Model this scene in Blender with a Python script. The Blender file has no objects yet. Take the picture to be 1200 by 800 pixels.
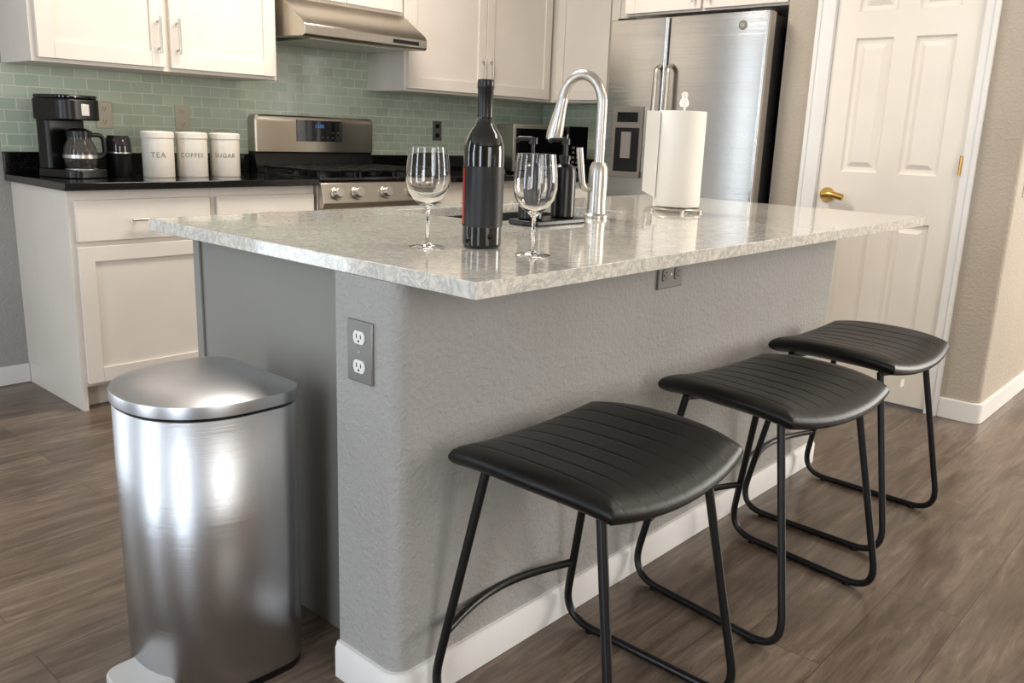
import bpy, bmesh, math, random
from mathutils import Vector, Matrix
random.seed(3)
COL=bpy.context.scene.collection
def lin(c):
    return tuple(((v/255)/12.92 if v/255<=.04045 else ((v/255+.055)/1.055)**2.4) for v in c)+(1,)
# ---------------------------------------------------------------- materials
def mat(name,rgb,rough=.5,metal=0,trans=0,emit=0,coat=0,spec=.5,ior=1.45):
    m=bpy.data.materials.new(name); m.use_nodes=True
    b=m.node_tree.nodes['Principled BSDF']
    b.inputs['Base Color'].default_value=lin(rgb); b.inputs['Roughness'].default_value=rough
    b.inputs['Metallic'].default_value=metal; b.inputs['Transmission Weight'].default_value=trans
    b.inputs['Coat Weight'].default_value=coat; b.inputs['Specular IOR Level'].default_value=spec
    b.inputs['IOR'].default_value=ior
    if emit:
        b.inputs['Emission Color'].default_value=lin(rgb); b.inputs['Emission Strength'].default_value=emit
    return m
def nodes(m): return m.node_tree.nodes,m.node_tree.links,m.node_tree.nodes['Principled BSDF']
def coord(m,scale=(1,1,1),rot=(0,0,0)):
    N,L,b=nodes(m); tc=N.new('ShaderNodeTexCoord'); mp=N.new('ShaderNodeMapping')
    mp.inputs['Scale'].default_value=scale; mp.inputs['Rotation'].default_value=rot
    L.new(tc.outputs['Object'],mp.inputs['Vector']); return mp.outputs['Vector']
def noise(m,vec,scale,detail=3,rough=.5,dist=0):
    N,L,b=nodes(m); n=N.new('ShaderNodeTexNoise'); n.inputs['Scale'].default_value=scale
    n.inputs['Detail'].default_value=detail; n.inputs['Roughness'].default_value=rough; n.inputs['Distortion'].default_value=dist
    L.new(vec,n.inputs['Vector']); return n.outputs['Fac']
def ramp(m,fac,stops):
    N,L,b=nodes(m); r=N.new('ShaderNodeValToRGB'); e=r.color_ramp.elements
    while len(e)<len(stops): e.new(.5)
    for i,(p,c) in enumerate(stops): e[i].position=p; e[i].color=c
    L.new(fac,r.inputs['Fac']); return r.outputs['Color']
def bump(m,h,strength,dist=.01):
    N,L,b=nodes(m); n=N.new('ShaderNodeBump'); n.inputs['Strength'].default_value=strength; n.inputs['Distance'].default_value=dist
    L.new(h,n.inputs['Height']); L.new(n.outputs['Normal'],b.inputs['Normal'])
def mix(m,fac,a,bc,mode='MIX'):
    N,L,b=nodes(m); n=N.new('ShaderNodeMix'); n.data_type='RGBA'; n.blend_type=mode
    if isinstance(fac,float): n.inputs[0].default_value=fac
    else: L.new(fac,n.inputs[0])
    for i,v in ((6,a),(7,bc)):
        if isinstance(v,tuple): n.inputs[i].default_value=v
        else: L.new(v,n.inputs[i])
    return n.outputs[2]
def g(v): return (v,v,v,1)
def paint(name,rgb,rough=.6,tex=0.0,sc=60,dist=.0025):
    m=mat(name,rgb,rough); v=coord(m); 
    c=lin(rgb); f=noise(m,v,3,2)
    col=ramp(m,f,[(.3,tuple(x*.96 for x in c[:3])+(1,)),(.7,tuple(min(1,x*1.03) for x in c[:3])+(1,))])
    N,L,b=nodes(m); L.new(col,b.inputs['Base Color'])
    if tex: 
        f2=noise(m,v,sc,4,.55,.3); r=ramp(m,f2,[(.42,g(0)),(.66,g(1))]); bump(m,r,tex,dist)
    return m
WALLG=paint('painted grey plaster',(165,163,159),.7,.45,90,.0035)
WALLB=paint('painted beige plaster',(181,170,155),.7,.4,80,.003)
CEILM=paint('ceiling paint',(226,221,214),.8)
TRIM=paint('white trim paint',(233,231,228),.4)
DOORM=paint('door paint',(234,227,216),.38)
CAB=paint('cabinet paint',(230,222,212),.42)
PANELG=paint('grey cabinet paint',(138,136,129),.5)
BLACKM=mat('black powder coat',(14,14,16),.35)
BLKPL=mat('black plastic',(12,12,13),.3)
BLKGL=mat('black glass panel',(8,8,10),.08,coat=.5)
WHPL=mat('white plastic',(235,233,228),.35)
DARK=mat('dark slot',(10,10,10),.8)
BRASS=mat('brass',(200,162,92),.28,1)
CHROME=mat('brushed nickel',(196,192,185),.33,1)
def steel(name,rgb,rough,bs=.25,zs=420,var=.93,aniso=0):
    m=mat(name,rgb,rough,1); N,L,b=nodes(m)
    f=noise(m,coord(m,(.6,.6,zs)),1.0,2,.5); c=lin(rgb)
    L.new(ramp(m,f,[(.3,tuple(x*var for x in c[:3])+(1,)),(.7,c)]),b.inputs['Base Color'])
    if bs: bump(m,f,bs,.0012)
    if aniso:
        b.inputs['Anisotropic'].default_value=aniso; t=N.new('ShaderNodeTangent'); t.direction_type='RADIAL'; t.axis='Z'; L.new(t.outputs[0],b.inputs['Tangent'])
    return m
STEELF=steel('brushed fridge steel',(200,199,197),.20,.30,700)
STEELX=steel('brushed range steel',(188,181,170),.3,.08,500)
STEELT=steel('brushed can steel',(198,199,202),.27,.16,900,.97,.85)
STEELL=steel('brushed lid steel',(202,204,208),.36,0)
BRONZE=mat('grey metallic plastic',(128,122,116),.35,.5)
PEDAL=mat('pale grey pedal',(205,205,203),.45,.2)
FRSIDE=mat('fridge side black',(20,20,22),.45)
# quartz
QZ=mat('veined quartz',(190,190,182),.09,coat=.3)
v=coord(QZ); N,L,b=nodes(QZ)
n1=noise(QZ,v,17,7,.64,2.4); n2=noise(QZ,v,70,4,.5,.8); n3=noise(QZ,v,7,4,.5,1.5)
base=ramp(QZ,n2,[(.33,lin((206,202,192))),(.46,lin((221,216,205))),(.60,lin((230,225,214)))])
base=mix(QZ,ramp(QZ,n3,[(.45,g(0)),(.7,g(.35))]),base,lin((186,186,180)))
vein=ramp(QZ,n1,[(.445,g(0)),(.49,g(1)),(.51,g(1)),(.555,g(0))])
L.new(mix(QZ,vein,base,mix(QZ,.42,base,lin((132,142,147)))),b.inputs['Base Color'])
# black granite
GR=mat('black granite',(14,14,15),.1,coat=.4); v=coord(GR); N,L,b=nodes(GR)
L.new(ramp(GR,noise(GR,v,220,3,.6),[(.5,lin((10,10,11))),(.72,lin((46,44,42)))]),b.inputs['Base Color'])
# floor
FL=mat('vinyl planks',(110,95,80),.28); N,L,b=nodes(FL); v=coord(FL)
bk=N.new('ShaderNodeTexBrick'); bk.inputs['Scale'].default_value=1; bk.inputs['Brick Width'].default_value=1.22; bk.inputs['Row Height'].default_value=.18
bk.inputs['Mortar Size'].default_value=.001; bk.inputs['Mortar Smooth'].default_value=.4; bk.offset=.37
bk.inputs['Color1'].default_value=g(.0); bk.inputs['Color2'].default_value=g(1.0); bk.inputs['Mortar'].default_value=g(.5)
L.new(v,bk.inputs['Vector'])
tcs=N.new('ShaderNodeVectorMath'); tcs.operation='MULTIPLY_ADD'; L.new(bk.outputs['Color'],tcs.inputs[0]); tcs.inputs[1].default_value=(7,3,5); L.new(coord(FL,(1.3,13,1)),tcs.inputs[2])
gn=noise(FL,tcs.outputs[0],2.5,11,.74,.8)
gn2=noise(FL,coord(FL,(.8,3.2,1)),2.0,4,.55,1.2)
grain=ramp(FL,gn,[(.32,lin((60,49,41))),(.44,lin((98,84,72))),(.56,lin((126,110,96))),(.70,lin((160,145,128)))])
tone=mix(FL,.28,grain,mix(FL,bk.outputs['Color'],lin((76,63,53)),lin((142,127,112))))
tone=mix(FL,ramp(FL,gn2,[(.42,g(0)),(.62,g(.5))]),tone,lin((68,54,45)))
L.new(mix(FL,bk.outputs['Fac'],tone,lin((56,46,39))),b.inputs['Base Color'])
bump(FL,gn,.06,.002)
# tiles (x,z) and (y,z)
def tilemat(name,ax):
    m=mat(name,(150,166,142),.12,coat=.3); N,L,b=nodes(m)
    tc=N.new('ShaderNodeTexCoord'); s=N.new('ShaderNodeSeparateXYZ'); c=N.new('ShaderNodeCombineXYZ')
    L.new(tc.outputs['Object'],s.inputs[0]); L.new(s.outputs[ax],c.inputs[0]); L.new(s.outputs[2],c.inputs[1])
    k=N.new('ShaderNodeTexBrick'); k.inputs['Scale'].default_value=1; k.inputs['Brick Width'].default_value=.098; k.inputs['Row Height'].default_value=.049
    k.inputs['Mortar Size'].default_value=.0024; k.inputs['Mortar Smooth'].default_value=.1
    k.inputs['Color1'].default_value=lin((182,198,178)); k.inputs['Color2'].default_value=lin((200,213,193)); k.inputs['Mortar'].default_value=lin((225,229,216))
    L.new(c.outputs[0],k.inputs['Vector']); L.new(k.outputs['Color'],b.inputs['Base Color'])
    inv=N.new('ShaderNodeMath'); inv.operation='SUBTRACT'; inv.inputs[0].default_value=1; L.new(k.outputs['Fac'],inv.inputs[1]); bump(m,inv.outputs[0],.4,.002)
    return m
TILE=tilemat('glass subway tile',0); TILE2=tilemat('glass subway tile side',1)
# leather
LEA=mat('black leather',(9,9,9),.40,spec=.4); v=coord(LEA); bump(LEA,noise(LEA,v,230,4,.6),.2,.0012)
GLASS=mat('clear glass',(255,255,255),.0,trans=1,ior=1.45)
SMOKE=mat('carafe glass',(120,116,110),.03,trans=.75)
BOTG=mat('dark bottle glass',(10,12,10),.07,coat=.6)
FOIL=mat('black foil',(22,20,20),.3)
LABEL=mat('black paper label',(26,24,26),.45); RED=mat('red print',(190,40,30),.4)
PAPER=paint('paper towel',(240,235,226),.9)
ENAM=paint('cream enamel',(230,223,211),.35)
INK=mat('grey lettering',(138,130,120),.6)
BLUE=mat('blue display digits',(90,140,220),.4,emit=.5)
SINKM=mat('dark composite sink',(50,50,52),.35)
SOAP=mat('matte black ceramic',(15,15,16),.28)
# ---------------------------------------------------------------- builders
def thing(name,loc,label,cat,rz=0,group=None):
    e=bpy.data.objects.new(name,None); e.empty_display_size=.05; e.location=loc; e.rotation_euler=(0,0,rz)
    COL.objects.link(e); e['label']=label; e['category']=cat
    if group: e['group']=group
    return e
class MB:
    def __init__(s): s.bm=bmesh.new(); s.mi=0
    def _m(s,fs):
        for f in fs: f.material_index=s.mi
    def box(s,x0,x1,y0,y1,z0,z1):
        vs=[s.bm.verts.new((x,y,z)) for x in (x0,x1) for y in (y0,y1) for z in (z0,z1)]
        F=[(0,1,3,2),(4,6,7,5),(0,4,5,1),(2,3,7,6),(0,2,6,4),(1,5,7,3)]
        s._m([s.bm.faces.new([vs[i] for i in f]) for f in F]); return s
    def prism(s,poly,z0,z1):
        n=len(poly); a=[s.bm.verts.new((p[0],p[1],z0)) for p in poly]; c=[s.bm.verts.new((p[0],p[1],z1)) for p in poly]
        fs=[s.bm.faces.new(a[::-1]),s.bm.faces.new(c)]
        for i in range(n): fs.append(s.bm.faces.new((a[i],a[(i+1)%n],c[(i+1)%n],c[i])))
        s._m(fs); return s
    def prismx(s,poly,x0,x1):   # poly in (y,z)
        n=len(poly); a=[s.bm.verts.new((x0,p[0],p[1])) for p in poly]; c=[s.bm.verts.new((x1,p[0],p[1])) for p in poly]
        fs=[s.bm.faces.new(a[::-1]),s.bm.faces.new(c)]
        for i in range(n): fs.append(s.bm.faces.new((a[i],a[(i+1)%n],c[(i+1)%n],c[i])))
        s._m(fs); return s
    def cyl(s,c,axis,h,r,r2=None,n=32):
        r2=r if r2 is None else r2; c=Vector(c); ax=Vector(axis).normalized()
        t=ax.orthogonal().normalized(); w=ax.cross(t)
        A=[s.bm.verts.new(c+(t*math.cos(2*math.pi*i/n)+w*math.sin(2*math.pi*i/n))*r) for i in range(n)]
        Bv=[s.bm.verts.new(c+ax*h+(t*math.cos(2*math.pi*i/n)+w*math.sin(2*math.pi*i/n))*r2) for i in range(n)]
        fs=[s.bm.faces.new(A[::-1]),s.bm.faces.new(Bv)]
        for i in range(n): fs.append(s.bm.faces.new((A[i],A[(i+1)%n],Bv[(i+1)%n],Bv[i])))
        s._m(fs); return s
    def lathe(s,prof,c=(0,0,0),n=48,close=False):
        rings=[]
        for r,z in prof:
            if r<1e-6: rings.append([s.bm.verts.new((c[0],c[1],c[2]+z))])
            else: rings.append([s.bm.verts.new((c[0]+r*math.cos(2*math.pi*i/n),c[1]+r*math.sin(2*math.pi*i/n),c[2]+z)) for i in range(n)])
        fs=[]
        if close: rings=rings+[rings[0]]
        for A,Bv in zip(rings,rings[1:]):
            for i in range(n):
                j=(i+1)%n
                if len(A)==1 and len(Bv)==1: continue
                if len(A)==1: fs.append(s.bm.faces.new((A[0],Bv[j],Bv[i])))
                elif len(Bv)==1: fs.append(s.bm.faces.new((A[i],A[j],Bv[0])))
                else: fs.append(s.bm.faces.new((A[i],A[j],Bv[j],Bv[i])))
        s._m(fs); return s
    def rings(s,RS,cap0=True,cap1=True,closed=False):
        V=[[s.bm.verts.new(p) for p in R] for R in RS]; n=len(V[0]); fs=[]
        prs=list(zip(V,V[1:]))
        if closed: prs.append((V[-1],V[0]))
        for A,Bv in prs:
            for i in range(n): fs.append(s.bm.faces.new((A[i],A[(i+1)%n],Bv[(i+1)%n],Bv[i])))
        if not closed:
            if cap0: fs.append(s.bm.faces.new(V[0][::-1]))
            if cap1: fs.append(s.bm.faces.new(V[-1]))
        s._m(fs); return s
    def tube(s,pts,r,n=12,closed=False,rr=None):
        P=[Vector(p) for p in pts]; m=len(P); RS=[]
        prev=None
        for i in range(m):
            if closed: d=(P[(i+1)%m]-P[i-1]).normalized()
            else: d=(P[min(i+1,m-1)]-P[max(i-1,0)]).normalized()
            if prev is None: t=d.orthogonal().normalized()
            else: t=(prev-d*prev.dot(d)).normalized()
            prev=t; w=d.cross(t); q=rr[i] if rr else r
            RS.append([P[i]+(t*math.cos(2*math.pi*k/n)+w*math.sin(2*math.pi*k/n))*q for k in range(n)])
        return s.rings(RS,closed=closed)
    def done(s,name,mats,parent=None,off=None,bevel=0,seg=2,smooth=.6,label=None,struct=False):
        if parent is not None and off is None and parent.get('_w'): off=parent.location
        if off is not None: bmesh.ops.translate(s.bm,verts=s.bm.verts,vec=-Vector(off))
        bmesh.ops.recalc_face_normals(s.bm,faces=s.bm.faces)
        me=bpy.data.meshes.new(name); s.bm.to_mesh(me); s.bm.free()
        for m in (mats if isinstance(mats,list) else [mats]): me.materials.append(m)
        if smooth:
            for p in me.polygons: p.use_smooth=True
            me.set_sharp_from_angle(angle=smooth)
        o=bpy.data.objects.new(name,me); COL.objects.link(o)
        if parent is not None: o.parent=parent
        if bevel:
            b=o.modifiers.new('b','BEVEL'); b.width=bevel; b.segments=seg; b.limit_method='ANGLE'; b.angle_limit=.6
        if label: o['label']=label
        if struct: o['kind']='structure'
        return o
def wthing(name,loc,label,cat,group=None):
    e=thing(name,loc,label,cat,0,group); e['_w']=1; return e
def fillet(pts,rad,k=7):
    P=[Vector(p) for p in pts]; out=[P[0]]
    for i in range(1,len(P)-1):
        a,b,c=P[i-1],P[i],P[i+1]; r=rad[i-1] if isinstance(rad,(list,tuple)) else rad
        u=(a-b); w=(c-b); r=min(r,u.length*.49,w.length*.49); p=b+u.normalized()*r; q=b+w.normalized()*r
        for j in range(k+1):
            t=j/k; out.append(p*(1-t)**2+b*2*t*(1-t)+q*t*t)
    out.append(P[-1]); return out
def roundpoly(poly,rad,k=6):
    n=len(poly); out=[]
    for i in range(n):
        r=rad.get(i,0); b=Vector(poly[i])
        if not r: out.append(tuple(b)); continue
        a=Vector(poly[i-1]); c=Vector(poly[(i+1)%n]); p=b+(a-b).normalized()*r; q=b+(c-b).normalized()*r
        cen=p+(q-b)
        for j in range(k+1):
            t=math.pi/2*j/k; out.append(tuple(cen+(p-cen)*math.cos(t)+(q-cen)*math.sin(t)))
    # the arc above runs about the far corner; mirror it through the chord so it bulges outward
    return out
def roundconvex(poly,rad,k=8):
    n=len(poly); out=[]
    for i in range(n):
        r=rad.get(i,0); b=Vector(poly[i])
        if not r: out.append(tuple(b)); continue
        a=Vector(poly[i-1]); c=Vector(poly[(i+1)%n]); u=(a-b).normalized(); w=(c-b).normalized()
        cen=b+u*r+w*r
        for j in range(k+1):
            t=math.pi/2*j/k; out.append(tuple(cen-w*r*math.cos(t)-u*r*math.sin(t)))
    return out
def structure(mb,name,m,bevel=0): return mb.done(name,m,None,bevel=bevel,struct=True)
def textmesh(body,size,extr=.001,spacing=1.0):
    cu=bpy.data.curves.new('tmp','FONT'); cu.body=body; cu.size=size; cu.extrude=extr; cu.align_x='CENTER'; cu.align_y='CENTER'; cu.space_character=spacing
    o=bpy.data.objects.new('tmp',cu); COL.objects.link(o); bpy.context.view_layer.update()
    dg=bpy.context.evaluated_depsgraph_get(); me=bpy.data.meshes.new_from_object(o.evaluated_get(dg)); bpy.data.objects.remove(o); return me
def textobj(name,body,size,m,parent,fn,extr=.0006,spacing=1.0):
    me=textmesh(body,size,extr,spacing)
    for v in me.vertices: v.co=fn(v.co)
    me.materials.clear(); me.materials.append(m); me.name=name
    o=bpy.data.objects.new(name,me); COL.objects.link(o); o.parent=parent; return o
# ---------------------------------------------------------------- constants
YB=3.075; XR=3.77; XP=2.976; CT=.914
# ---------------------------------------------------------------- setting
structure(MB().box(-3.6,6.1,-4.1,3.2,-.05,0),'floor',FL)
structure(MB().box(-3.6,6.1,-4.1,3.2,2.7,2.75),'ceiling',CEILM)
structure(MB().box(-3.6,XR+.12,YB,YB+.12,0,2.7),'wall_back',WALLG)
structure(MB().box(XR,XR+.12,.93,YB,0,2.7),'wall_right',WALLB)
structure(MB().box(-3.6,-3.5,-4.1,YB,0,2.7),'wall_left',WALLG)
structure(MB().box(-3.5,6.1,-4.1,-4.0,0,2.7),'wall_front',WALLB)
structure(MB().box(6.0,6.1,-4.0,-.13,0,2.7),'wall_side',WALLB)
mb=MB()
mb.prism(roundconvex([(XP,-.13),(6.0,-.13),(6.0,-.01),(3.096,-.01),(3.096,.07),(XP,.07)],{0:.035}),0,2.7)
mb.prism([(XP,.71),(3.096,.71),(3.096,.81),(XR,.81),(XR,.93),(XP,.93)],0,2.7)
mb.box(XP,3.096,.07,.71,2.06,2.7)
structure(mb,'wall_pantry',WALLB)
structure(MB().box(-3.5,.294,YB-.014,YB,0,.085),'baseboard_back',TRIM,.004)
structure(MB().prism(roundconvex([(XP-.014,-.144),(6.0,-.144),(6.0,-.10),(XP+.03,-.10),(XP+.03,.03),(XP-.014,.03)],{0:.047}),0,.09),'baseboard_pantry',TRIM,.003)
structure(MB().box(XP-.014,XP,.785,.93,0,.09),'baseboard_alcove',TRIM,.003)
# casing
mb=MB()
for y0,y1 in ((.03,.085),(.70,.782)):
    mb.box(XP-.018,XP,y0,y1,0,2.12); mb.box(XP-.024,XP-.018,(y0+.0 if y0<.1 else y1-.02),(y0+.02 if y0<.1 else y1),0,2.12)
mb.box(XP-.018,XP,.085,.70,2.05,2.12)
mb.box(XP,3.09,.07,.082,0,2.06); mb.box(XP,3.09,.698,.71,0,2.06)
structure(mb,'trim_1',TRIM,.003)
# door leaf
X=2.979
dt=bpy.data.objects.new('door_1',None); dt.location=(X,.39,.012); COL.objects.link(dt); dt['kind']='structure'; dt['_w']=1
y0,y1=.084,.696; mb=MB()
ys=[y0,.18,.345,.435,.60,y1]; zs=[.012,.20,.83,1.04,1.62,1.73,1.93,2.045]
for i in range(5):
    for j in range(7):
        pan=(i in (1,3)) and (j in (1,3,5))
        if not pan: mb.box(X,X+.035,ys[i],ys[i+1],zs[j],zs[j+1])
        else:
            a,bq,c,d=ys[i],ys[i+1],zs[j],zs[j+1]
            def rect(ins,x): return [(x,a+ins,c+ins),(x,bq-ins,c+ins),(x,bq-ins,d-ins),(x,a+ins,d-ins)]
            mb.rings([rect(0,X),rect(.007,X+.012),rect(.015,X+.014),rect(.024,X+.014),rect(.044,X+.003)],cap0=False)
bmesh.ops.remove_doubles(mb.bm,verts=mb.bm.verts,dist=.0001)
mb.done('door_leaf',DOORM,dt,smooth=.3)
mb=MB(); kz=.93; ky=.645
mb.cyl((X,ky,kz),(-1,0,0),.008,.034); mb.cyl((X-.008,ky,kz),(-1,0,0),.035,.013,.017)
mb.tube(fillet([(X-.043,ky+.008,kz),(X-.050,ky-.035,kz+.006),(X-.046,ky-.090,kz-.006)],.03),.015,rr=None)
mb.done('door_handle',BRASS,dt)
for hz in (.28,1.09,1.85):
    mb=MB().cyl((XP-.020,.088,hz-.04),(0,0,1),.08,.006,n=16); mb.box(XP-.020,X-.0005,.086,.0885,hz-.04,hz+.04); mb.done('hinge',BRASS,dt)
# light switch past the pantry corner
ls=thing('light_switch',(3.135,-.13,1.03),'white light switch plate on the beige wall around the corner','light switch')
MB().box(-.036,.036,-.006,-.0003,-.058,.058).done('cover_plate',WHPL,ls,bevel=.002)
MB().box(-.016,.016,-.010,-.0062,-.033,.033).done('rocker',WHPL,ls,bevel=.001)
# ---------------------------------------------------------------- island
XW=-.0195; YE=.381; YW=.195; BR=.036
mb=MB().prism(roundconvex([(XW,YW),(2.02,YW),(2.02,YE),(XW,YE)],{0:BR,1:BR}),0,.8835)
structure(mb,'wall_island',WALLG)
# baseboard: a slightly larger footprint following the same rounded corners
def bbi(t): return roundconvex([(XW-t,YW-t),(2.02+t,YW-t),(2.02+t,YE),(XW-t,YE)],{0:BR+t,1:BR+t})
mb=MB().rings([[(x,y,z) for x,y in bbi(t)] for t,z in ((.013,0),(.013,.070),(.009,.076),(.008,.083),(.0005,.084))])
structure(mb,'baseboard_island',TRIM)
isl=wthing('island_cabinet',(1.0,.75,0),'grey painted island cabinet with flat end panel adjoining the half wall','cabinet')
mb=MB().box(.08,.10,.3875,1.11,0,.883).box(.072,.0801,1.080,1.11,0,.883).box(1.98,2.0,.3875,1.11,0,.883).box(.10,1.98,.3875,1.05,.08,.10).box(.10,1.98,.3875,.40,.10,.883).box(.10,1.98,1.09,1.11,.1,.883).box(.10,1.98,1.03,1.05,0,.08)
mb.done('body',PANELG,isl,bevel=.002)
for k in range(3):
    a=.11+k*.625; d=MB().box(a,a+.60,1.11,1.13,.12,.86).done('door',PANELG,isl,bevel=.003)
    MB().tube([(a+.55,1.15,.6),(a+.55,1.15,.75)],.005).done('handle',CHROME,d,off=isl.location)
# countertop with sink hole
ct=wthing('countertop',(1.13,.576,.884),'light cream quartz island countertop with grey veining and overhang','countertop')
bm=bmesh.new(); xs=[-.02,.71,1.36,2.29]; yy=[0,.67,1.06,1.1526]
V=[[bm.verts.new((x,y,.884)) for y in yy] for x in xs]; fs=[]
for i in range(3):
    for j in range(3):
        if i==1 and j==1: continue
        fs.append(bm.faces.new((V[i][j],V[i+1][j],V[i+1][j+1],V[i][j+1])))
r=bmesh.ops.extrude_face_region(bm,geom=fs); bmesh.ops.translate(bm,verts=[e for e in r['geom'] if isinstance(e,bmesh.types.BMVert)],vec=(0,0,.030))
mb=MB(); mb.bm.free(); mb.bm=bm; mb.done('slab',QZ,ct,bevel=.0015)
skt=wthing('kitchen_sink',(1.035,.865,.68),'dark undermount sink set in the quartz island','sink')
sk=MB()
a,b_,c,d=.70,1.37,.66,1.07
sk.box(a,b_,c,d,.68,.69).box(a,a+.009,c,d,.69,.883).box(b_-.009,b_,c,d,.69,.883).box(a+.009,b_-.009,c,c+.009,.69,.883).box(a+.009,b_-.009,d-.009,d,.69,.883)
sk.done('basin',SINKM,skt)
MB().cyl((1.03,.86,.6905),(0,0,1),.004,.045).done('drain',CHROME,skt)
# faucet
fx,fy=1.105,.595
fa=wthing('faucet',(fx,fy,CT),'tall brushed nickel gooseneck pull-down kitchen faucet','faucet')
MB().lathe([(0,.0005),(.036,.0005),(.036,.008),(.030,.014),(.028,.05),(.029,.12),(.027,.150),(.020,.165),(0,.165)],(fx,fy,CT)).done('base',CHROME,fa)
H0=1.245; R0=.068
neck=[(fx,fy,CT+.14),(fx,fy,H0-.02)]
for i in range(25):
    t=math.pi*.96*i/24; neck.append((fx-.02*(1-math.cos(t))/2,fy+R0*(1-math.cos(t)),H0+R0*1.25*math.sin(t)))
MB().tube(neck,.0155,16).done('neck',CHROME,fa)
e0=Vector(neck[-1]); dd=Vector((-.06,.20,-1)).normalized()
def pt_(s): return e0+dd*s
MB().tube([pt_(-.008),pt_(.0),pt_(.02),pt_(.07),pt_(.10),pt_(.118),pt_(.121)],.02,20,rr=[.0155,.017,.0175,.023,.0255,.024,.018]).done('spray_head',CHROME,fa)
MB().tube(fillet([(fx-.02,fy+.01,CT+.085),(fx-.055,fy+.015,CT+.090),(fx-.072,fy+.02,CT+.205)],.025),.010,12).done('lever',CHROME,fa)
# wine glasses
def wineglass(x,y,label,h=.205,br=.0445):
    t=thing('wine_glass',(x,y,CT+.0005),label,'wine glass',group='wine glasses on the island')
    s=h/.205; k=br/.0445
    out=[(0,0),(.034,0),(.036,.0015),(.030,.003),(.010,.006),(.0045,.012),(.0038,.05),(.0045,.078),(.012,.086),(.028,.098),(.039,.115),(.0445,.138),(.0435,.165),(.0385,.205)]
    inn=[(.0372,.2052),(.0420,.165),(.0430,.138),(.0375,.1165),(.027,.1005),(.012,.0895),(0,.087)]
    mb=MB().lathe([(r*k,z*s) for r,z in out+inn]); mb.done('glass',GLASS,t,smooth=1.2); return t
wineglass(.205,.365,'clear stemmed wine glass standing by the dark wine bottle',.205,.046)
wineglass(.30,.155,'clear stemmed wine glass standing by the counter edge',.201,.0445)
# wine bottle
wb=thing('wine_bottle',(.310,.308,CT+.0005),'dark corked wine bottle with black label and red print','bottle')
MB().lathe([(0,0),(.037,0),(.0415,.004),(.0425,.01),(.0425,.2),(.041,.215),(.033,.236),(.021,.252),(.0165,.264),(.0155,.29),(.0155,.30)]+[(0,.30)]).done('bottle_glass',BOTG,wb)
MB().lathe([(.0163,.268),(.0163,.325),(.0175,.327),(.0175,.341),(.0165,.344),(0,.344)]).done('foil_cap',FOIL,wb)
def arc(r,a0,a1,z0,z1,th=.0006,n=24):
    mb=MB(); RS=[]
    for i in range(n+1):
        t=a0+(a1-a0)*i/n; c,s=math.cos(t),math.sin(t); RS.append([(r*c,r*s,z0),((r+th)*c,(r+th)*s,z0),((r+th)*c,(r+th)*s,z1),(r*c,r*s,z1)])
    return mb.rings(RS)
vd=math.atan2(-.96-.3,-1.0-.3)
lab=arc(.0426,vd-2.0,vd+1.6,.045,.17).done('paper_label',LABEL,wb)
arc(.0433,vd-1.35,vd-1.1,.05,.165,.0003).done('red_strip',RED,wb,label='red printed strip')
# soap tray & bottles
tr=thing('soap_tray',(.835,.56,CT),'flat black tray holding two soap dispensers','tray',rz=0)
MB().prism(roundconvex([(-.12,-.05),(.12,-.05),(.12,.05),(-.12,.05)],{0:.02,1:.02,2:.02,3:.02}),.0005,.014).done('tray',SOAP,tr,bevel=.003)
def soap(x,y,label):
    t=thing('soap_dispenser',(x,y,CT+.0145),label,'soap dispenser',group='black soap dispensers on tray')
    MB().lathe([(0,0),(.031,0),(.034,.004),(.034,.125),(.030,.14),(.014,.148),(.014,.158),(0,.158)]).done('bottle',SOAP,t)
    mb=MB().cyl((0,0,.158),(0,0,1),.012,.016); mb.cyl((0,0,.17),(0,0,1),.035,.005,n=12); mb.tube(fillet([(0,0,.205),(0,0,.213),(-.02,.035,.213),(-.022,.04,.205)],.005),.006)
    mb.cyl((0,0,.2),(0,0,1),.016,.012)
    mb.done('pump',BLKPL,t); return t
soap(.765,.565,'matte black soap dispenser at the tray end by the wine glass'); soap(.895,.558,'matte black soap dispenser next to the faucet')
# paper towel
pt=thing('paper_towel_holder',(1.555,.59,CT),'white paper towel roll on a light metal wire stand','paper towel holder')
mb=MB(); cir=[(.082*math.cos(2*math.pi*i/40),.082*math.sin(2*math.pi*i/40),.011) for i in range(40)]
mb.tube(cir,.0038,8,closed=True); mb.tube([(-.082,0,.011),(.082,0,.011)],.003,8); mb.tube([(0,-.082,.011),(0,.082,.011)],.003,8)
for i in range(4): 
    t=math.pi/4+i*math.pi/2; mb.cyl((.082*math.cos(t),.082*math.sin(t),.0005),(0,0,1),.009,.007,n=16)
mb.cyl((0,0,.01),(0,0,1),.35,.005)
mb.done('stand',CHROME,pt)
MB().lathe([(0,0),(.012,.001),(.016,.012),(.013,.022),(.008,.03),(.011,.037),(.009,.046),(0,.05)],(0,0,.345)).done('finial',WHPL,pt)
mb=MB().lathe([(.02,.020),(.075,.020),(.077,.024),(.077,.328),(.075,.332),(.02,.332)],close=True)
mb.done('paper_roll',PAPER,pt)
mb=MB(); RS=[]
a0=2.55; rr_=.0785
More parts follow.
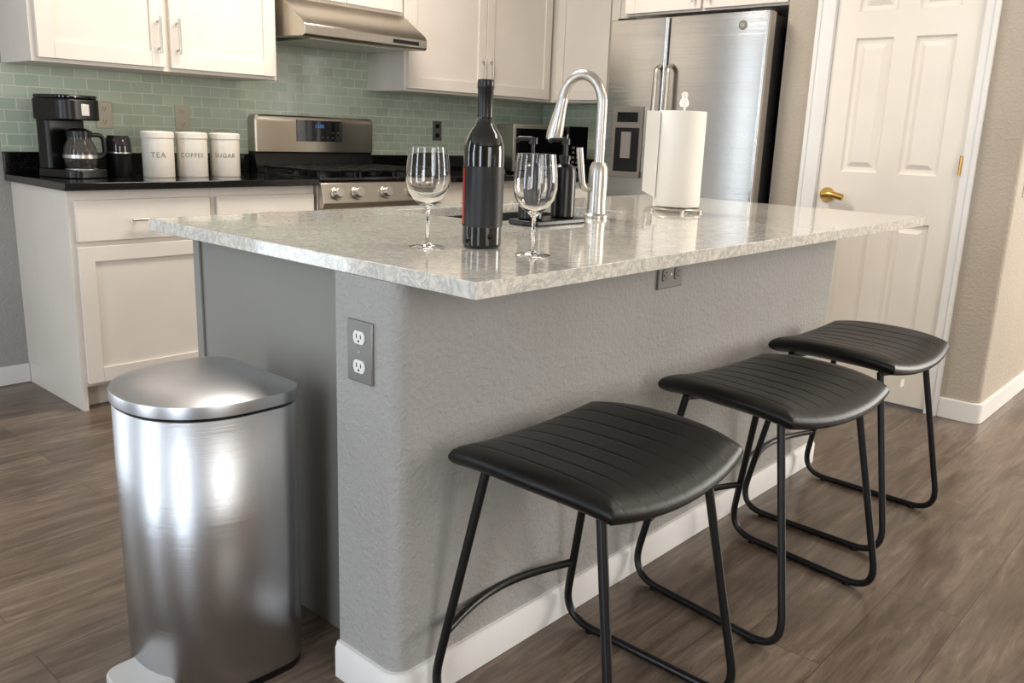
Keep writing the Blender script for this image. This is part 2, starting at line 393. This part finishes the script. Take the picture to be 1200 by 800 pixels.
for i in range(20):
    u=i/19
    if u<.45: t=a0-1.0*(.45-u)/.45; bx,by=rr_*math.cos(t),rr_*math.sin(t); nx,ny=math.cos(t),math.sin(t)
    else:
        l=(u-.45)/.55*.032; t=a0
        bx=rr_*math.cos(t)+(math.sin(t)*.25+math.cos(t)*.9)*l-.35*l; by=rr_*math.sin(t)+(math.sin(t)*.9-math.cos(t)*.25)*l+.4*l; nx,ny=.5,.8
    zb=.028+.04*u
    RS.append([(bx,by,zb),(bx+nx*.0012,by+ny*.0012,zb),(bx+nx*.0012,by+ny*.0012,.33),(bx,by,.33)])
mb.rings(RS).done('loose_sheet',PAPER,pt)
# outlets
def outlet(loc,rz,label,plate,ry=0,sock=WHPL,w=.072,h=.117):
    t=thing('wall_outlet',loc,label,'outlet',rz=rz); t.rotation_euler=(0,ry,rz)
    MB().box(-w/2,w/2,-.006,-.0003,-h/2,h/2).done('cover_plate',plate,t,bevel=.0025)
    for dz in (-.0285,.0285):
        mb=MB(); pts=[]
        for i in range(28):
            a=2*math.pi*i/28; pts.append((.0168*math.cos(a),max(-.0125,min(.0125,.0168*math.sin(a)))))
        mb.rings([[(x,-.0058,dz+z) for x,z in pts],[(x,-.0082,dz+z) for x,z in pts]])
        o=mb.done('socket',sock,t)
        m2=MB().box(-.0075,-.0050,-.0086,-.0083,dz-.002,dz+.007).box(.0050,.0075,-.0086,-.0083,dz-.002,dz+.006); m2.cyl((0,-.0083,dz-.007),(0,-1,0),.0004,.0025,n=12)
        m2.done('slots',DARK,o)
    MB().cyl((0,-.006,0),(0,-1,0),.001,.003,n=12).done('screw',CHROME,t)
PLATE=mat('grey metal cover plate',(138,136,132),.38,.5); BEIGE=mat('beige cover plate',(204,194,172),.4); GREYS=mat('grey socket',(104,102,98),.4)
PLATE2=mat('dull grey cover plate',(112,110,105),.45,.2)
outlet((XW,.300,.738),-math.pi/2,'grey metal outlet plate with white sockets on the half wall end',PLATE,w=.075,h=.122)
outlet((.895,YW,.815),0,'grey outlet plate mounted sideways under the counter overhang',PLATE2,ry=math.pi/2,sock=GREYS)
outlet((1.07,YB-.012,1.17),0,'beige outlet plate on the green tile above the canisters',BEIGE,sock=BEIGE)
outlet((.70,YB-.012,1.17),0,'beige outlet plate on the tile by the coffee maker',BEIGE,sock=BEIGE)
outlet((2.74,YB-.012,1.155),0,'dark outlet on the tile beside the range',PLATE2,sock=BLKPL)
# ---------------------------------------------------------------- trash can
def dshape(s=1.0,grow=0):
    a=.176; pts=[]; cx=-.12; R=.065
    for i in range(61):
        t=-math.pi/2+math.pi*i/60; c,sn=math.cos(t),math.sin(t)
        pts.append((cx-(.185)*abs(c)**(2/2.2), a*(1 if sn>0 else -1)*abs(sn)**(2/2.2)))
    for i in range(13):
        t=math.pi/2*i/12; pts.append((-R+R*math.sin(t), a-R+R*math.cos(t)))
    for i in range(13):
        t=math.pi/2*i/12; pts.append((-R+R*math.cos(t), -a+R-R*math.sin(t)))
    q=[]; mx=-.155
    for x,y in pts:
        vx,vy=x-mx,y; l=math.hypot(vx,vy); f=s*(1+grow/l); q.append((mx+vx*f,vy*f))
    return q
tc=thing('trash_can',(-.030-.155,.643,0),'semi-round brushed stainless steel step trash can by the island end','trash can')
def ring(z,s=1.0,gr=0): return [((x+.155)*1.01,y*1.01,z) for x,y in dshape(s,gr)]
MB().rings([ring(.0,1,-.004),ring(.018,1,-.001)]).done('base_ring',BLKPL,tc)
MB().rings([ring(.0185,1,-.001),ring(.020,1,0),ring(.600,1,0),ring(.6015,1,-.002)]).done('body',STEELT,tc,smooth=1.0)
MB().rings([ring(.602,1,-.004),ring(.6065,1,-.004)]).done('liner_rim',BLKPL,tc)
MB().rings([ring(.607,1,.001),ring(.6085,1,.004),ring(.6280,1,.004),ring(.6315,1,.003),ring(.6330,1,-.002),ring(.638,.88),ring(.6430,.72),ring(.6470,.5),ring(.6495,.25),ring(.650,.05)]).done('lid',STEELL,tc,smooth=.5)
mb=MB().rings([[(x+.155,y,z+.0) for x,y in roundconvex([(-.378,-.095+i),(-.27,-.100+i),(-.27,.035-i),(-.372,.030-i)],{0:.035,3:.03})] for z,i in ((.014,.0),(.045,.0),(.052,.006))])
mb.done('pedal',PEDAL,tc,bevel=.002,label='pale grey foot pedal')
# ---------------------------------------------------------------- stools
def seatmesh():
    W,D=.500,.425
    nu=170; us=[-1+2*i/nu for i in range(nu+1)]; us=[-1,-.9985,-.995]+us[1:-1]+[.995,.9985,1]
    nv=44; vs=[-1+2*i/nv for i in range(nv+1)]; vs=[-1,-.9985,-.993,-.975]+vs[1:-1]+[.975,.993,.9985,1]
    grooves=[-.195,-.14,-.085,-.03,.03,.085,.14,.195]
    def P(u,v,top):
        x=W/2*u*math.sqrt(1-.20*v*v); y=D/2*v*math.sqrt(1-.20*u*u)
        e=max(abs(u),abs(v)); h=.0245*math.sqrt(max(0,1-e**9))
        z=.547+.028*(abs(x)/(W/2))**2.2-.014*abs(v)**3
        if top:
            h+=.008*(1-e*e)
            gq=min(abs(x-q) for q in grooves); h-=.0015*math.exp(-(gq/.0026)**2)*(1-e**10)
            z+=h
        else: z-=h
        return (x,y,z)
    bm=bmesh.new()
    T=[[bm.verts.new(P(u,v,True)) for v in vs] for u in us]; Bt=[[bm.verts.new(P(u,v,False)) for v in vs] for u in us]
    for G,fl in ((T,0),(Bt,1)):
        for i in range(len(us)-1):
            for j in range(len(vs)-1):
                q=[G[i][j],G[i+1][j],G[i+1][j+1],G[i][j+1]]; bm.faces.new(q[::-1] if fl else q)
    bmesh.ops.remove_doubles(bm,verts=bm.verts,dist=.00005)
    mb=MB(); mb.bm.free(); mb.bm=bm; return mb
ty,by_=.135,.232
stools=[((.275,-.058),0.0,'black leather saddle counter stool nearer the trash can'),((.980,-.083),-.13,'black leather saddle counter stool standing between two others'),((1.628,-.058),-.04,'black leather saddle counter stool with white tag by the pantry door')]
st=thing('bar_stool',(stools[0][0][0],stools[0][0][1],0),stools[0][2],'stool',stools[0][1],'black counter stools at the island')
parts=[seatmesh().done('seat',LEA,st,smooth=.9)]
for s in (-1,1):
    X0,X1=s*.175,s*.222
    pts=[(X0,-ty,.530),(X1,-by_,.010),(X1,by_,.010),(X0,ty,.530)]
    parts.append(MB().tube(fillet(pts,[.09,.09],10),.0095,12).done('leg_frame',BLACKM,st))
def lp(s,yy,z):
    t=(.530-z)/(.520); return (s*(.175+.047*t), (1 if yy>0 else -1)*(ty+(by_-ty)*t), z)
p0=lp(-1,1,.17); p1=lp(1,1,.17)
arcp=[(p0[0]+(p1[0]-p0[0])*i/20, p0[1]+.045*math.sin(math.pi*i/20)-.0, .17) for i in range(21)]
parts.append(MB().tube(arcp,.009,12).done('footrest',BLACKM,st))
for yv in (-ty,ty): parts.append(MB().tube([(-.176,yv,.525),(-.09,yv,.515),(.09,yv,.515),(.176,yv,.525)],.008,10).done('seat_support',BLACKM,st))
for s in (-1,1):
    for yv in (-.15,.15): parts.append(MB().cyl((s*.222,yv,0.0005),(0,0,1),.012,.012,n=16).done('foot_cap',BLKPL,st))
for (xy,rz,lab) in stools[1:]:
    t=st.copy(); COL.objects.link(t); t.location=(xy[0],xy[1],0); t.rotation_euler=(0,0,rz); t['label']=lab
    for p in parts:
        q=p.copy(); COL.objects.link(q); q.parent=t
MB().box(-.150,-.122,-.186,-.1845,.492,.516).done('tag',WHPL,t,label='small white sewn tag')
# ---------------------------------------------------------------- kitchen back run
def shaker(x0,x1,z0,z1,y,parent,m=CAB,name='door',rail=.06,axis='y'):
    mb=MB(); T=.02
    def bx(a,b,c,d,e,f):
        if axis=='y': mb.box(a,b,c,d,e,f)
        else: mb.box(c,d,a,b,e,f)
    bx(x0,x0+rail,y,y+T,z0,z1); bx(x1-rail,x1,y,y+T,z0,z1); bx(x0+rail,x1-rail,y,y+T,z0,z0+rail); bx(x0+rail,x1-rail,y,y+T,z1-rail,z1); bx(x0+rail,x1-rail,y+.009,y+T-.001,z0+rail,z1-rail)
    return mb.done(name,m,parent,bevel=.0015)
def slab(x0,x1,z0,z1,y,parent,name='drawer'): return MB().box(x0,x1,y,y+.02,z0,z1).done(name,CAB,parent,bevel=.003)
def handle(p,q,out,parent,root):
    p=Vector(p); q=Vector(q); o=Vector(out); mb=MB(); d=(q-p).normalized()
    mb.tube([p+o*.028,q+o*.028],.0055,12)
    for c in (p+d*.02,q-d*.02): mb.cyl(c-o*.000,o,.028,.0045,n=12)
    return mb.done('handle',CHROME,parent,off=root.location,label='brushed nickel bar handle')
YF=2.475
def basecab(x0,x1,label,left=False):
    t=wthing('base_cabinet',((x0+x1)/2,2.775,0),label,'cabinet')
    mb=MB().box(x0,x1,YF+.0205,YB-.001,.10,.8835).box(x0,x1,YF+.09,YB-.001,0,.10)
    if left: mb.box(x0,x0+.02,YF+.0205,YF+.09,0,.10)
    mb.done('body',CAB,t,bevel=.001)
    d=slab(x0+.022,x1-.012,.685,.845,YF,t); c=(x0+x1)/2; handle((c-.065,YF,.765),(c+.065,YF,.765),(0,-1,0),d,t)
    d=shaker(x0+.022,x1-.012,.115,.665,YF,t); handle((x1-.045,YF,.50),(x1-.045,YF,.63),(0,-1,0),d,t)
    return t
basecab(.295,.8845,'white shaker base cabinet at the exposed end of the run',True)
basecab(.885,1.4185,'white shaker base cabinet beside the range')
basecab(2.1815,2.66,'white shaker base cabinet between range and corner unit'); basecab(2.6605,3.149,'white shaker base cabinet adjoining the corner unit')
t=wthing('base_cabinet',(3.46,2.48,0),'white corner base cabinet beside the refrigerator','cabinet')
MB().box(3.1695,XR-.001,1.89,YB-.001,.10,.8835).box(3.24,XR-.001,1.89,YB-.001,0,.1).done('body',CAB,t)
d=shaker(1.90,2.44,.115,.665,3.1495,t,axis='x'); MB().box(3.1495,3.1695,1.90,2.44,.685,.845).done('drawer',CAB,t,bevel=.003)
# worktops
w1=wthing('worktop',(.85,2.75,.884),'polished black granite worktop with short backsplash','worktop')
mb=MB().box(.272,1.4185,2.445,YB-.001,.8840,.914); mb.box(.272,1.4185,YB-.022,YB-.001,.914,1.005); mb.done('slab',GR,w1,bevel=.003)
w2=wthing('worktop',(3.0,2.75,.884),'polished black granite corner worktop between range and refrigerator','worktop')
mb=MB().prism([(2.1815,2.445),(3.12,2.445),(3.12,1.89),(XR-.001,1.89),(XR-.001,YB-.001),(2.1815,YB-.001)],.884,.914); mb.box(2.1815,XR-.022,YB-.022,YB-.001,.914,1.005).box(XR-.022,XR-.001,1.89,YB-.001,.914,1.005)
mb.done('slab',GR,w2,bevel=.003)
ZU=1.362; UT=2.13; YU=2.725
mb=MB().box(.272,XR-.011,YB-.011,YB-.0005,1.0055,ZU-.0005); mb.box(1.3955,2.1945,YB-.011,YB-.0005,ZU-.0005,1.9)
structure(mb,'trim_2',TILE)
structure(MB().box(XR-.011,XR-.0005,1.86,YB-.011,1.0055,ZU-.0005),'trim_3',TILE2)
# uppers
def upper(x0,x1,z0,label,doors,yb=YB-.0002):
    t=wthing('upper_cabinet',((x0+x1)/2,2.9,z0),label,'cabinet')
    MB().box(x0,x1,YU+.0205,yb,z0,UT).done('body',CAB,t)
    for (a,b,hs) in doors:
        d=shaker(a,b,z0+.015,UT-.01,YU,t,rail=.062)
        hx=b-.03 if hs>0 else a+.03; q=z0+.07
        if hs: handle((hx,YU,q),(hx,YU,q+.15),(0,-1,0),d,t)
    return t
upper(.305,1.395,ZU,'white shaker double upper cabinet over the canisters',[(.325,.838,1),(.862,1.380,-1)])
upper(1.42,2.18,1.745,'small white upper cabinet above the range hood',[(1.435,1.797,0),(1.803,2.165,0)],YB-.0115)
upper(2.195,3.437,ZU,'white shaker double upper cabinet adjoining the hood',[(2.21,2.815,1),(2.823,3.415,-1)])
t=wthing('upper_cabinet',(3.6,2.28,ZU),'white upper cabinet over the corner worktop','cabinet')
MB().box(3.458,XR-.0002,1.90,YB-.0005,ZU,UT).done('body',CAB,t)
shaker(2.29,2.70,ZU+.015,UT-.01,3.4375,t,axis='x'); d=shaker(1.91,2.28,ZU+.015,UT-.01,3.4375,t,axis='x')
t=wthing('upper_cabinet',(3.35,1.42,1.79),'white shaker cabinet above the refrigerator','cabinet')
MB().box(3.02,XR-.0002,.935,1.885,1.79,UT).done('body',CAB,t)
for a,b in ((.95,1.40),(1.415,1.875)):
    d=shaker(a,b,1.80,UT-.01,2.9995,t,axis='x'); hy=b-.035 if a<1 else a+.035
    handle((3.0,hy,1.83),(3.0,hy,1.95),(-1,0,0),d,t)
# range hood
hd=wthing('range_hood',(1.8,2.8,1.56),'stainless steel under-cabinet range hood','range hood')
MB().prismx([(YB-.012,1.575),(2.56,1.560),(2.545,1.568),(2.545,1.612),(2.56,1.632),(2.735,1.744),(YB-.012,1.744)],1.4205,2.1795).done('canopy',STEELX,hd,bevel=.004)
MB().box(1.50,2.10,2.62,3.0,1.556,1.5645).done('filter',CHROME,hd)
MB().box(1.95,2.12,2.541,2.546,1.580,1.598).done('control_strip',BLKPL,hd)
# ---------------------------------------------------------------- range
rg=wthing('gas_range',(1.8,2.75,0),'stainless steel gas range with black cooktop and backguard','range')
RX0,RX1=1.4205,2.1795
MB().box(RX0,RX1,2.47,YB-.012,.08,.905).box(RX0+.03,RX1-.03,2.5,3.0,.0,.08).done('body',STEELX,rg,bevel=.003)
od=MB().box(RX0+.005,RX1-.005,2.432,2.4695,.22,.765).done('oven_door',STEELX,rg,bevel=.004)
MB().box(RX0+.12,RX1-.12,2.4295,2.4315,.34,.62).done('oven_window',BLKGL,od,off=rg.location)
mb=MB().tube([(RX0+.06,2.385,.725),(RX1-.06,2.385,.725)],.012); mb.cyl((RX0+.09,2.385,.725),(0,1,0),.047,.008); mb.cyl((RX1-.09,2.385,.725),(0,1,0),.047,.008); mb.done('oven_handle',STEELX,od,off=rg.location)
MB().box(RX0+.005,RX1-.005,2.435,2.4695,.09,.21).done('drawer',STEELX,rg,bevel=.004)
MB().prismx([(2.4695,.775),(2.425,.775),(2.415,.80),(2.44,.893),(2.4695,.905)],RX0,RX1).done('control_panel',STEELX,rg,bevel=.003)
for i,kx in enumerate((1.50,1.62,1.80,1.98,2.10)):
    mb=MB(); dirv=Vector((0,-1,.27)).normalized(); c=Vector((kx,2.426,.845)); mb.cyl(c,dirv,.008,.033,.031); mb.cyl(c+dirv*.008,dirv,.028,.026,.023)
    mb.done('knob',CHROME,rg,bevel=.002)
MB().box(RX0+.004,RX1-.004,2.45,2.98,.9055,.919).done('cooktop',BLKGL,rg,bevel=.003)
for gx in (1.435,1.682,1.929):
    mb=MB(); w=.236; z=.950
    mb.tube(fillet([(gx,2.48,z),(gx+w,2.48,z),(gx+w,2.95,z),(gx,2.95,z),(gx,2.48,z)],.02),.007,8)
    for yv in (2.60,2.715,2.83): mb.tube([(gx,yv,z),(gx+w,yv,z)],.006,8)
    mb.tube([(gx+w/2,2.48,z),(gx+w/2,2.95,z)],.006,8)
    for a in (gx+.01,gx+w-.01):
        for bq in (2.49,2.94): mb.cyl((a,bq,.9195),(0,0,1),.03,.007,n=10)
    mb.done('burner_grate',BLACKM,rg)
for bx_,by2 in ((1.55,2.60),(1.55,2.83),(1.80,2.715),(2.05,2.60),(2.05,2.83)):
    MB().lathe([(0,0),(.045,0),(.045,.008),(.030,.012),(.030,.02),(0,.022)],(bx_,by2,.9195),24).done('burner',BLKPL,rg)
MB().prismx([(YB-.0125,.9055),(2.985,.9055),(2.985,.93),(3.01,1.02),(YB-.0125,1.02)],RX0,RX1).done('backguard_base',BLKPL,rg)
mb=MB()
pl=roundconvex([(RX0,1.02),(RX1,1.02),(RX1,1.205),(RX0,1.205)],{2:.03,3:.03})
mb.rings([[(x,YB-.0125,z) for x,z in pl],[(x,3.00,z) for x,z in pl],[(x+(.012 if x<1.8 else -.012),2.992,z-(.008 if z>1.1 else -.0)) for x,z in pl]])
bg=mb.done('backguard',STEELX,rg)
dp=MB().box(1.665,1.96,2.988,2.9925,1.075,1.185).done('display_panel',BLKGL,bg,off=rg.location,bevel=.002)
def place(cx,y,cz): 
    return lambda v: Vector((v.x+cx,y-v.z,v.y+cz))-rg.location
textobj('clock_digits','12:05',.026,BLUE,bg,place(1.81,2.9865,1.155),.0003)
for i in range(8): MB().box(1.685+i*.034,1.697+i*.034,2.9865,2.988,1.095,1.099).done('touch_button',GREYS,bg,off=rg.location)
for i in range(8): 
    if i not in (2,3,4,5): MB().box(1.685+i*.034,1.697+i*.034,2.9865,2.988,1.12,1.124).done('touch_button',GREYS,bg,off=rg.location)
# ---------------------------------------------------------------- fridge
fr=wthing('refrigerator',(3.2,1.395,0),'side-by-side stainless steel refrigerator with black sides','refrigerator')
FX=2.83; FY0,FY1=.95,1.845; FT=1.745; SP=1.483
MB().box(FX+.075,3.70,FY0+.004,FY1-.004,.02,FT-.012).box(FX+.09,3.6,FY0+.03,FY1-.03,0,.02).done('body',FRSIDE,fr,bevel=.004)
def fdoor(a,b):
    pl=roundconvex([(FX+.07,a),(FX,a),(FX,b),(FX+.07,b)],{1:.018,2:.018})
    return MB().prism(pl,.06,FT).done('door',[STEELF],fr,bevel=.003)
d1=fdoor(FY0,SP-.003); d2=fdoor(SP+.003,FY1)
for a in (FY0+.02,FY1-.12): MB().box(FX+.04,FX+.12,a,a+.10,FT-.011,FT+.015).done('hinge_cover',FRSIDE,fr,bevel=.004)
for yv,dd in ((SP-.035,d1),(SP+.035,d2)):
    mb=MB(); P=fillet([(FX-.001,yv,1.515),(FX-.036,yv,1.495),(FX-.042,yv,1.27),(FX-.036,yv,1.035),(FX-.001,yv,1.015)],[.02,.1,.02]); RS=[]
    for i,p in enumerate(P):
        d=(P[min(i+1,len(P)-1)]-P[max(i-1,0)]).normalized(); w=Vector((0,1,0)); t=d.cross(w)
        RS.append([p+w*.0135*math.cos(a)+t*.008*math.sin(a) for a in [2*math.pi*k/16 for k in range(16)]])
    mb.rings(RS).done('handle',STEELX,dd,off=fr.location)
mb=MB(); ya,yb=1.595,1.785; za,zb=.95,1.315
mb.box(FX-.008,FX-.0005,ya,yb,zb-.11,zb); mb.box(FX-.008,FX-.0005,ya,ya+.018,za,zb-.11); mb.box(FX-.008,FX-.0005,yb-.018,yb,za,zb-.11); mb.box(FX-.020,FX-.0005,ya,yb,za-.0,za+.03)
dsp=mb.done('dispenser',BRONZE,d2,off=fr.location,bevel=.002)
MB().box(FX-.003,FX-.0004,ya+.018,yb-.018,za+.03,zb-.11).done('dispenser_recess',BLKPL,d2,off=fr.location)
MB().box(FX-.0100,FX-.0085,ya+.03,yb-.03,zb-.08,zb-.03).done('dispenser_screen',BLKGL,d2,off=fr.location)
MB().box(FX-.014,FX-.0035,1.66,1.72,za+.1,zb-.13).done('paddle',mat('grey plastic',(120,115,110),.4),d2,off=fr.location)
em=MB().cyl((FX-.0004,1.08,1.685),(-1,0,0),.003,.021).done('emblem',mat('grey emblem',(120,118,115),.4,.6),d1,off=fr.location)
textobj('emblem_letters','GE',.021,CHROME,d1,lambda v:Vector((FX-.0036-v.z,1.08-v.x,1.685+v.y))-fr.location,.0004,.85)
# ---------------------------------------------------------------- counter items (back)
CG='cream canisters on the worktop'
for x,w_,lab in ((.780,'TEA','cream canister lettered TEA next to the grinder'),(.937,'COFFEE','cream canister lettered COFFEE between two others'),(1.098,'SUGAR','cream canister lettered SUGAR next to the range')):
    t=thing('canister',(x,2.73,CT+.0005),lab,'canister',group=CG)
    r=.0655
    MB().lathe([(0,0),(r-.002,0),(r,.003),(r,.168),(0,.168)]).done('body',ENAM,t)
    MB().lathe([(0,.1685),(r+.003,.1685),(r+.003,.189),(r-.001,.194),(.02,.197),(0,.197)]).done('lid',ENAM,t)
    va=math.atan2(-.96-2.73,-1.0-x)
    def f(v,r=r,va=va):
        a=va+v.x/r; rr=r+.0008+v.z; return Vector((rr*math.cos(a),rr*math.sin(a),.095+v.y))
    textobj('lettering',w_,.032 if len(w_)<5 else .027,INK,t,f,.0005,1.15)
# grinder
gr=thing('coffee_grinder',(.64,2.80,CT+.0005),'small black electric coffee grinder','coffee grinder')
MB().lathe([(0,0),(.052,0),(.055,.006),(.051,.10),(.053,.105),(0,.105)]).done('base',BLKPL,gr)
MB().lathe([(0,.1055),(.052,.1055),(.051,.155),(.043,.172),(0,.174)]).done('lid',mat('smoked lid',(30,28,28),.08,coat=.5),gr)
MB().lathe([(.0515,.098),(.0545,.098),(.0545,.104),(.0515,.104)],close=True).done('trim_band',CHROME,gr)
# coffee maker
cm=thing('coffee_maker',(.452,2.80,CT+.0005),'black drip coffee maker with glass carafe','coffee maker',rz=.25); cm.scale=(.88,.92,.93)
mb=MB().prism(roundconvex([(-.105,-.13),(.105,-.13),(.105,.12),(-.105,.12)],{0:.06,1:.06,2:.03,3:.03}),0,.035); mb.done('base',BLKPL,cm,bevel=.004)
MB().prism(roundconvex([(-.10,.03),(.10,.03),(.10,.12),(-.10,.12)],{0:.02,1:.02,2:.03,3:.03}),.0355,.245).done('water_tank',BLKPL,cm,bevel=.004)
MB().prism(roundconvex([(-.108,-.105),(.108,-.105),(.108,.125),(-.108,.125)],{0:.07,1:.07,2:.03,3:.03}),.2455,.335).done('brew_basket',BLKPL,cm,bevel=.006)
MB().prism(roundconvex([(-.106,-.10),(.106,-.10),(.106,.12),(-.106,.12)],{0:.07,1:.07,2:.03,3:.03}),.3355,.352).done('lid',BLKGL,cm,bevel=.005)
MB().box(-.02,.02,-.1085,-.1055,.265,.315).done('control_panel',CHROME,cm,bevel=.002)
MB().cyl((0,-.05,.0355),(0,0,1),.004,.07).done('warming_plate',CHROME,cm)
cf=MB().lathe([(0,0),(.055,0),(.066,.01),(.073,.05),(.068,.09),(.050,.125),(.052,.14),(.050,.14),(.048,.125),(.066,.09),(.071,.05),(.064,.012),(0,.003)],(0,-.05,.040)).done('carafe',SMOKE,cm,smooth=1.0)
MB().lathe([(.0745,.045),(.0755,.045),(.0745,.06),(.0735,.06)],(0,-.05,.040),close=True).done('carafe_band',CHROME,cf)
mb=MB().lathe([(.0505,.135),(.055,.135),(.055,.16),(.03,.172),(0,.172),(0,.15),(.0505,.145)],(0,-.05,.040)); mb.tube(fillet([(.05,-.06,.185),(.105,-.075,.185),(.11,-.078,.10),(.077,-.06,.085)],.03),.010,10); mb.done('carafe_lid',BLKPL,cf,label='black carafe lid and handle')
# microwave
mw=thing('microwave',(3.235,2.545,CT),'stainless countertop microwave with black door glass in the corner','microwave',rz=-.52)
mb=MB().box(-.25,.25,.02,.34,.012,.298)
for a in (-.2,.2):
    for b2 in (.05,.3): mb.cyl((a,b2,.0005),(0,0,1),.012,.015,n=12)
mb.done('body',STEELX,mw,bevel=.003)
d=MB().box(-.25,.12,.0,.0195,.012,.298).done('door',STEELX,mw,bevel=.003)
MB().box(-.232,.100,-.002,-.0003,.035,.275).done('door_window',BLKGL,d)
mb=MB().tube([(.10,-.03,.06),(.10,-.03,.25)],.007); mb.cyl((.10,-.03,.08),(0,1,0),.03,.005); mb.cyl((.10,-.03,.23),(0,1,0),.03,.005); mb.done('handle',CHROME,d)
cp=MB().box(.1205,.25,.0,.0195,.012,.298).done('control_panel',BLKGL,mw,bevel=.002)
mb=MB()
for i in range(3):
    for j in range(5): mb.box(.145+i*.03,.163+i*.03,-.0012,-.0003,.04+j*.03,.055+j*.03)
mb.done('keypad',GREYS,cp)
# ---------------------------------------------------------------- lights
def area(name,loc,target,sx,sy,power,col):
    l=bpy.data.lights.new(name,'AREA'); l.shape='RECTANGLE'; l.size=sx; l.size_y=sy; l.energy=power; l.color=col
    o=bpy.data.objects.new(name,l); COL.objects.link(o); o.location=loc
    o.rotation_euler=(Vector(target)-Vector(loc)).to_track_quat('-Z','Y').to_euler(); return o
area('window_daylight',(-3.4,1.35,1.3),(0,1.35,1.3),.5,2.5,44,(.80,.89,1.0))  # left daylight, split into two tall strips shaped for vertical bands in steel
area('window_daylight',(-3.4,-1.3,1.3),(0,-1.3,1.3),.8,2.5,56,(.80,.89,1.0))
area('nook_reflect_light',(-1.75,3.0,1.3),(-1.75,0,1.3),.6,2.4,24,(.84,.92,1.0))  # added strip light, gives the fridge and trash can a bright reflection
area('patio_daylight',(5.3,-2.7,1.5),(1.2,-.2,.7),1.7,1.7,160,(1.0,.95,.88))
area('rear_fill',(-.6,-3.85,1.5),(.6,0,1.2),1.6,1.8,50,(1.0,.98,.95))  # added fill light from behind the camera
area('ceiling_lamp',(1.3,1.7,2.66),(1.3,1.7,0),1.4,.5,55,(1.0,.91,.80))
area('ceiling_lamp_hall',(2.2,-1.0,2.66),(2.2,-1.0,0),.8,.8,22,(1.0,.91,.80))
w=bpy.data.worlds.new('w'); bpy.context.scene.world=w; w.use_nodes=True
w.node_tree.nodes['Background'].inputs[0].default_value=(.8,.88,1,1); w.node_tree.nodes['Background'].inputs[1].default_value=.3
# ---------------------------------------------------------------- camera
yaw,pitch,roll=.7267,.2367,.0367
f=Vector((math.cos(yaw)*math.cos(pitch),math.sin(yaw)*math.cos(pitch),-math.sin(pitch)))
r=Vector((math.sin(yaw),-math.cos(yaw),0)); u=r.cross(f)
c,s=math.cos(roll),math.sin(roll); r2=c*r+s*u; u2=-s*r+c*u
cam=bpy.data.cameras.new('camera'); cam.sensor_width=36; cam.lens=998.57/1200*36; cam.clip_start=.02; cam.shift_y=-.0015
co=bpy.data.objects.new('camera',cam); COL.objects.link(co)
co.matrix_world=Matrix(((r2.x,u2.x,-f.x,-1.0065),(r2.y,u2.y,-f.y,-.9597),(r2.z,u2.z,-f.z,1.1515),(0,0,0,1)))
bpy.context.scene.camera=co
bpy.context.scene.view_settings.view_transform='Standard'
for o in bpy.data.objects:
    if '_w' in o: del o['_w']
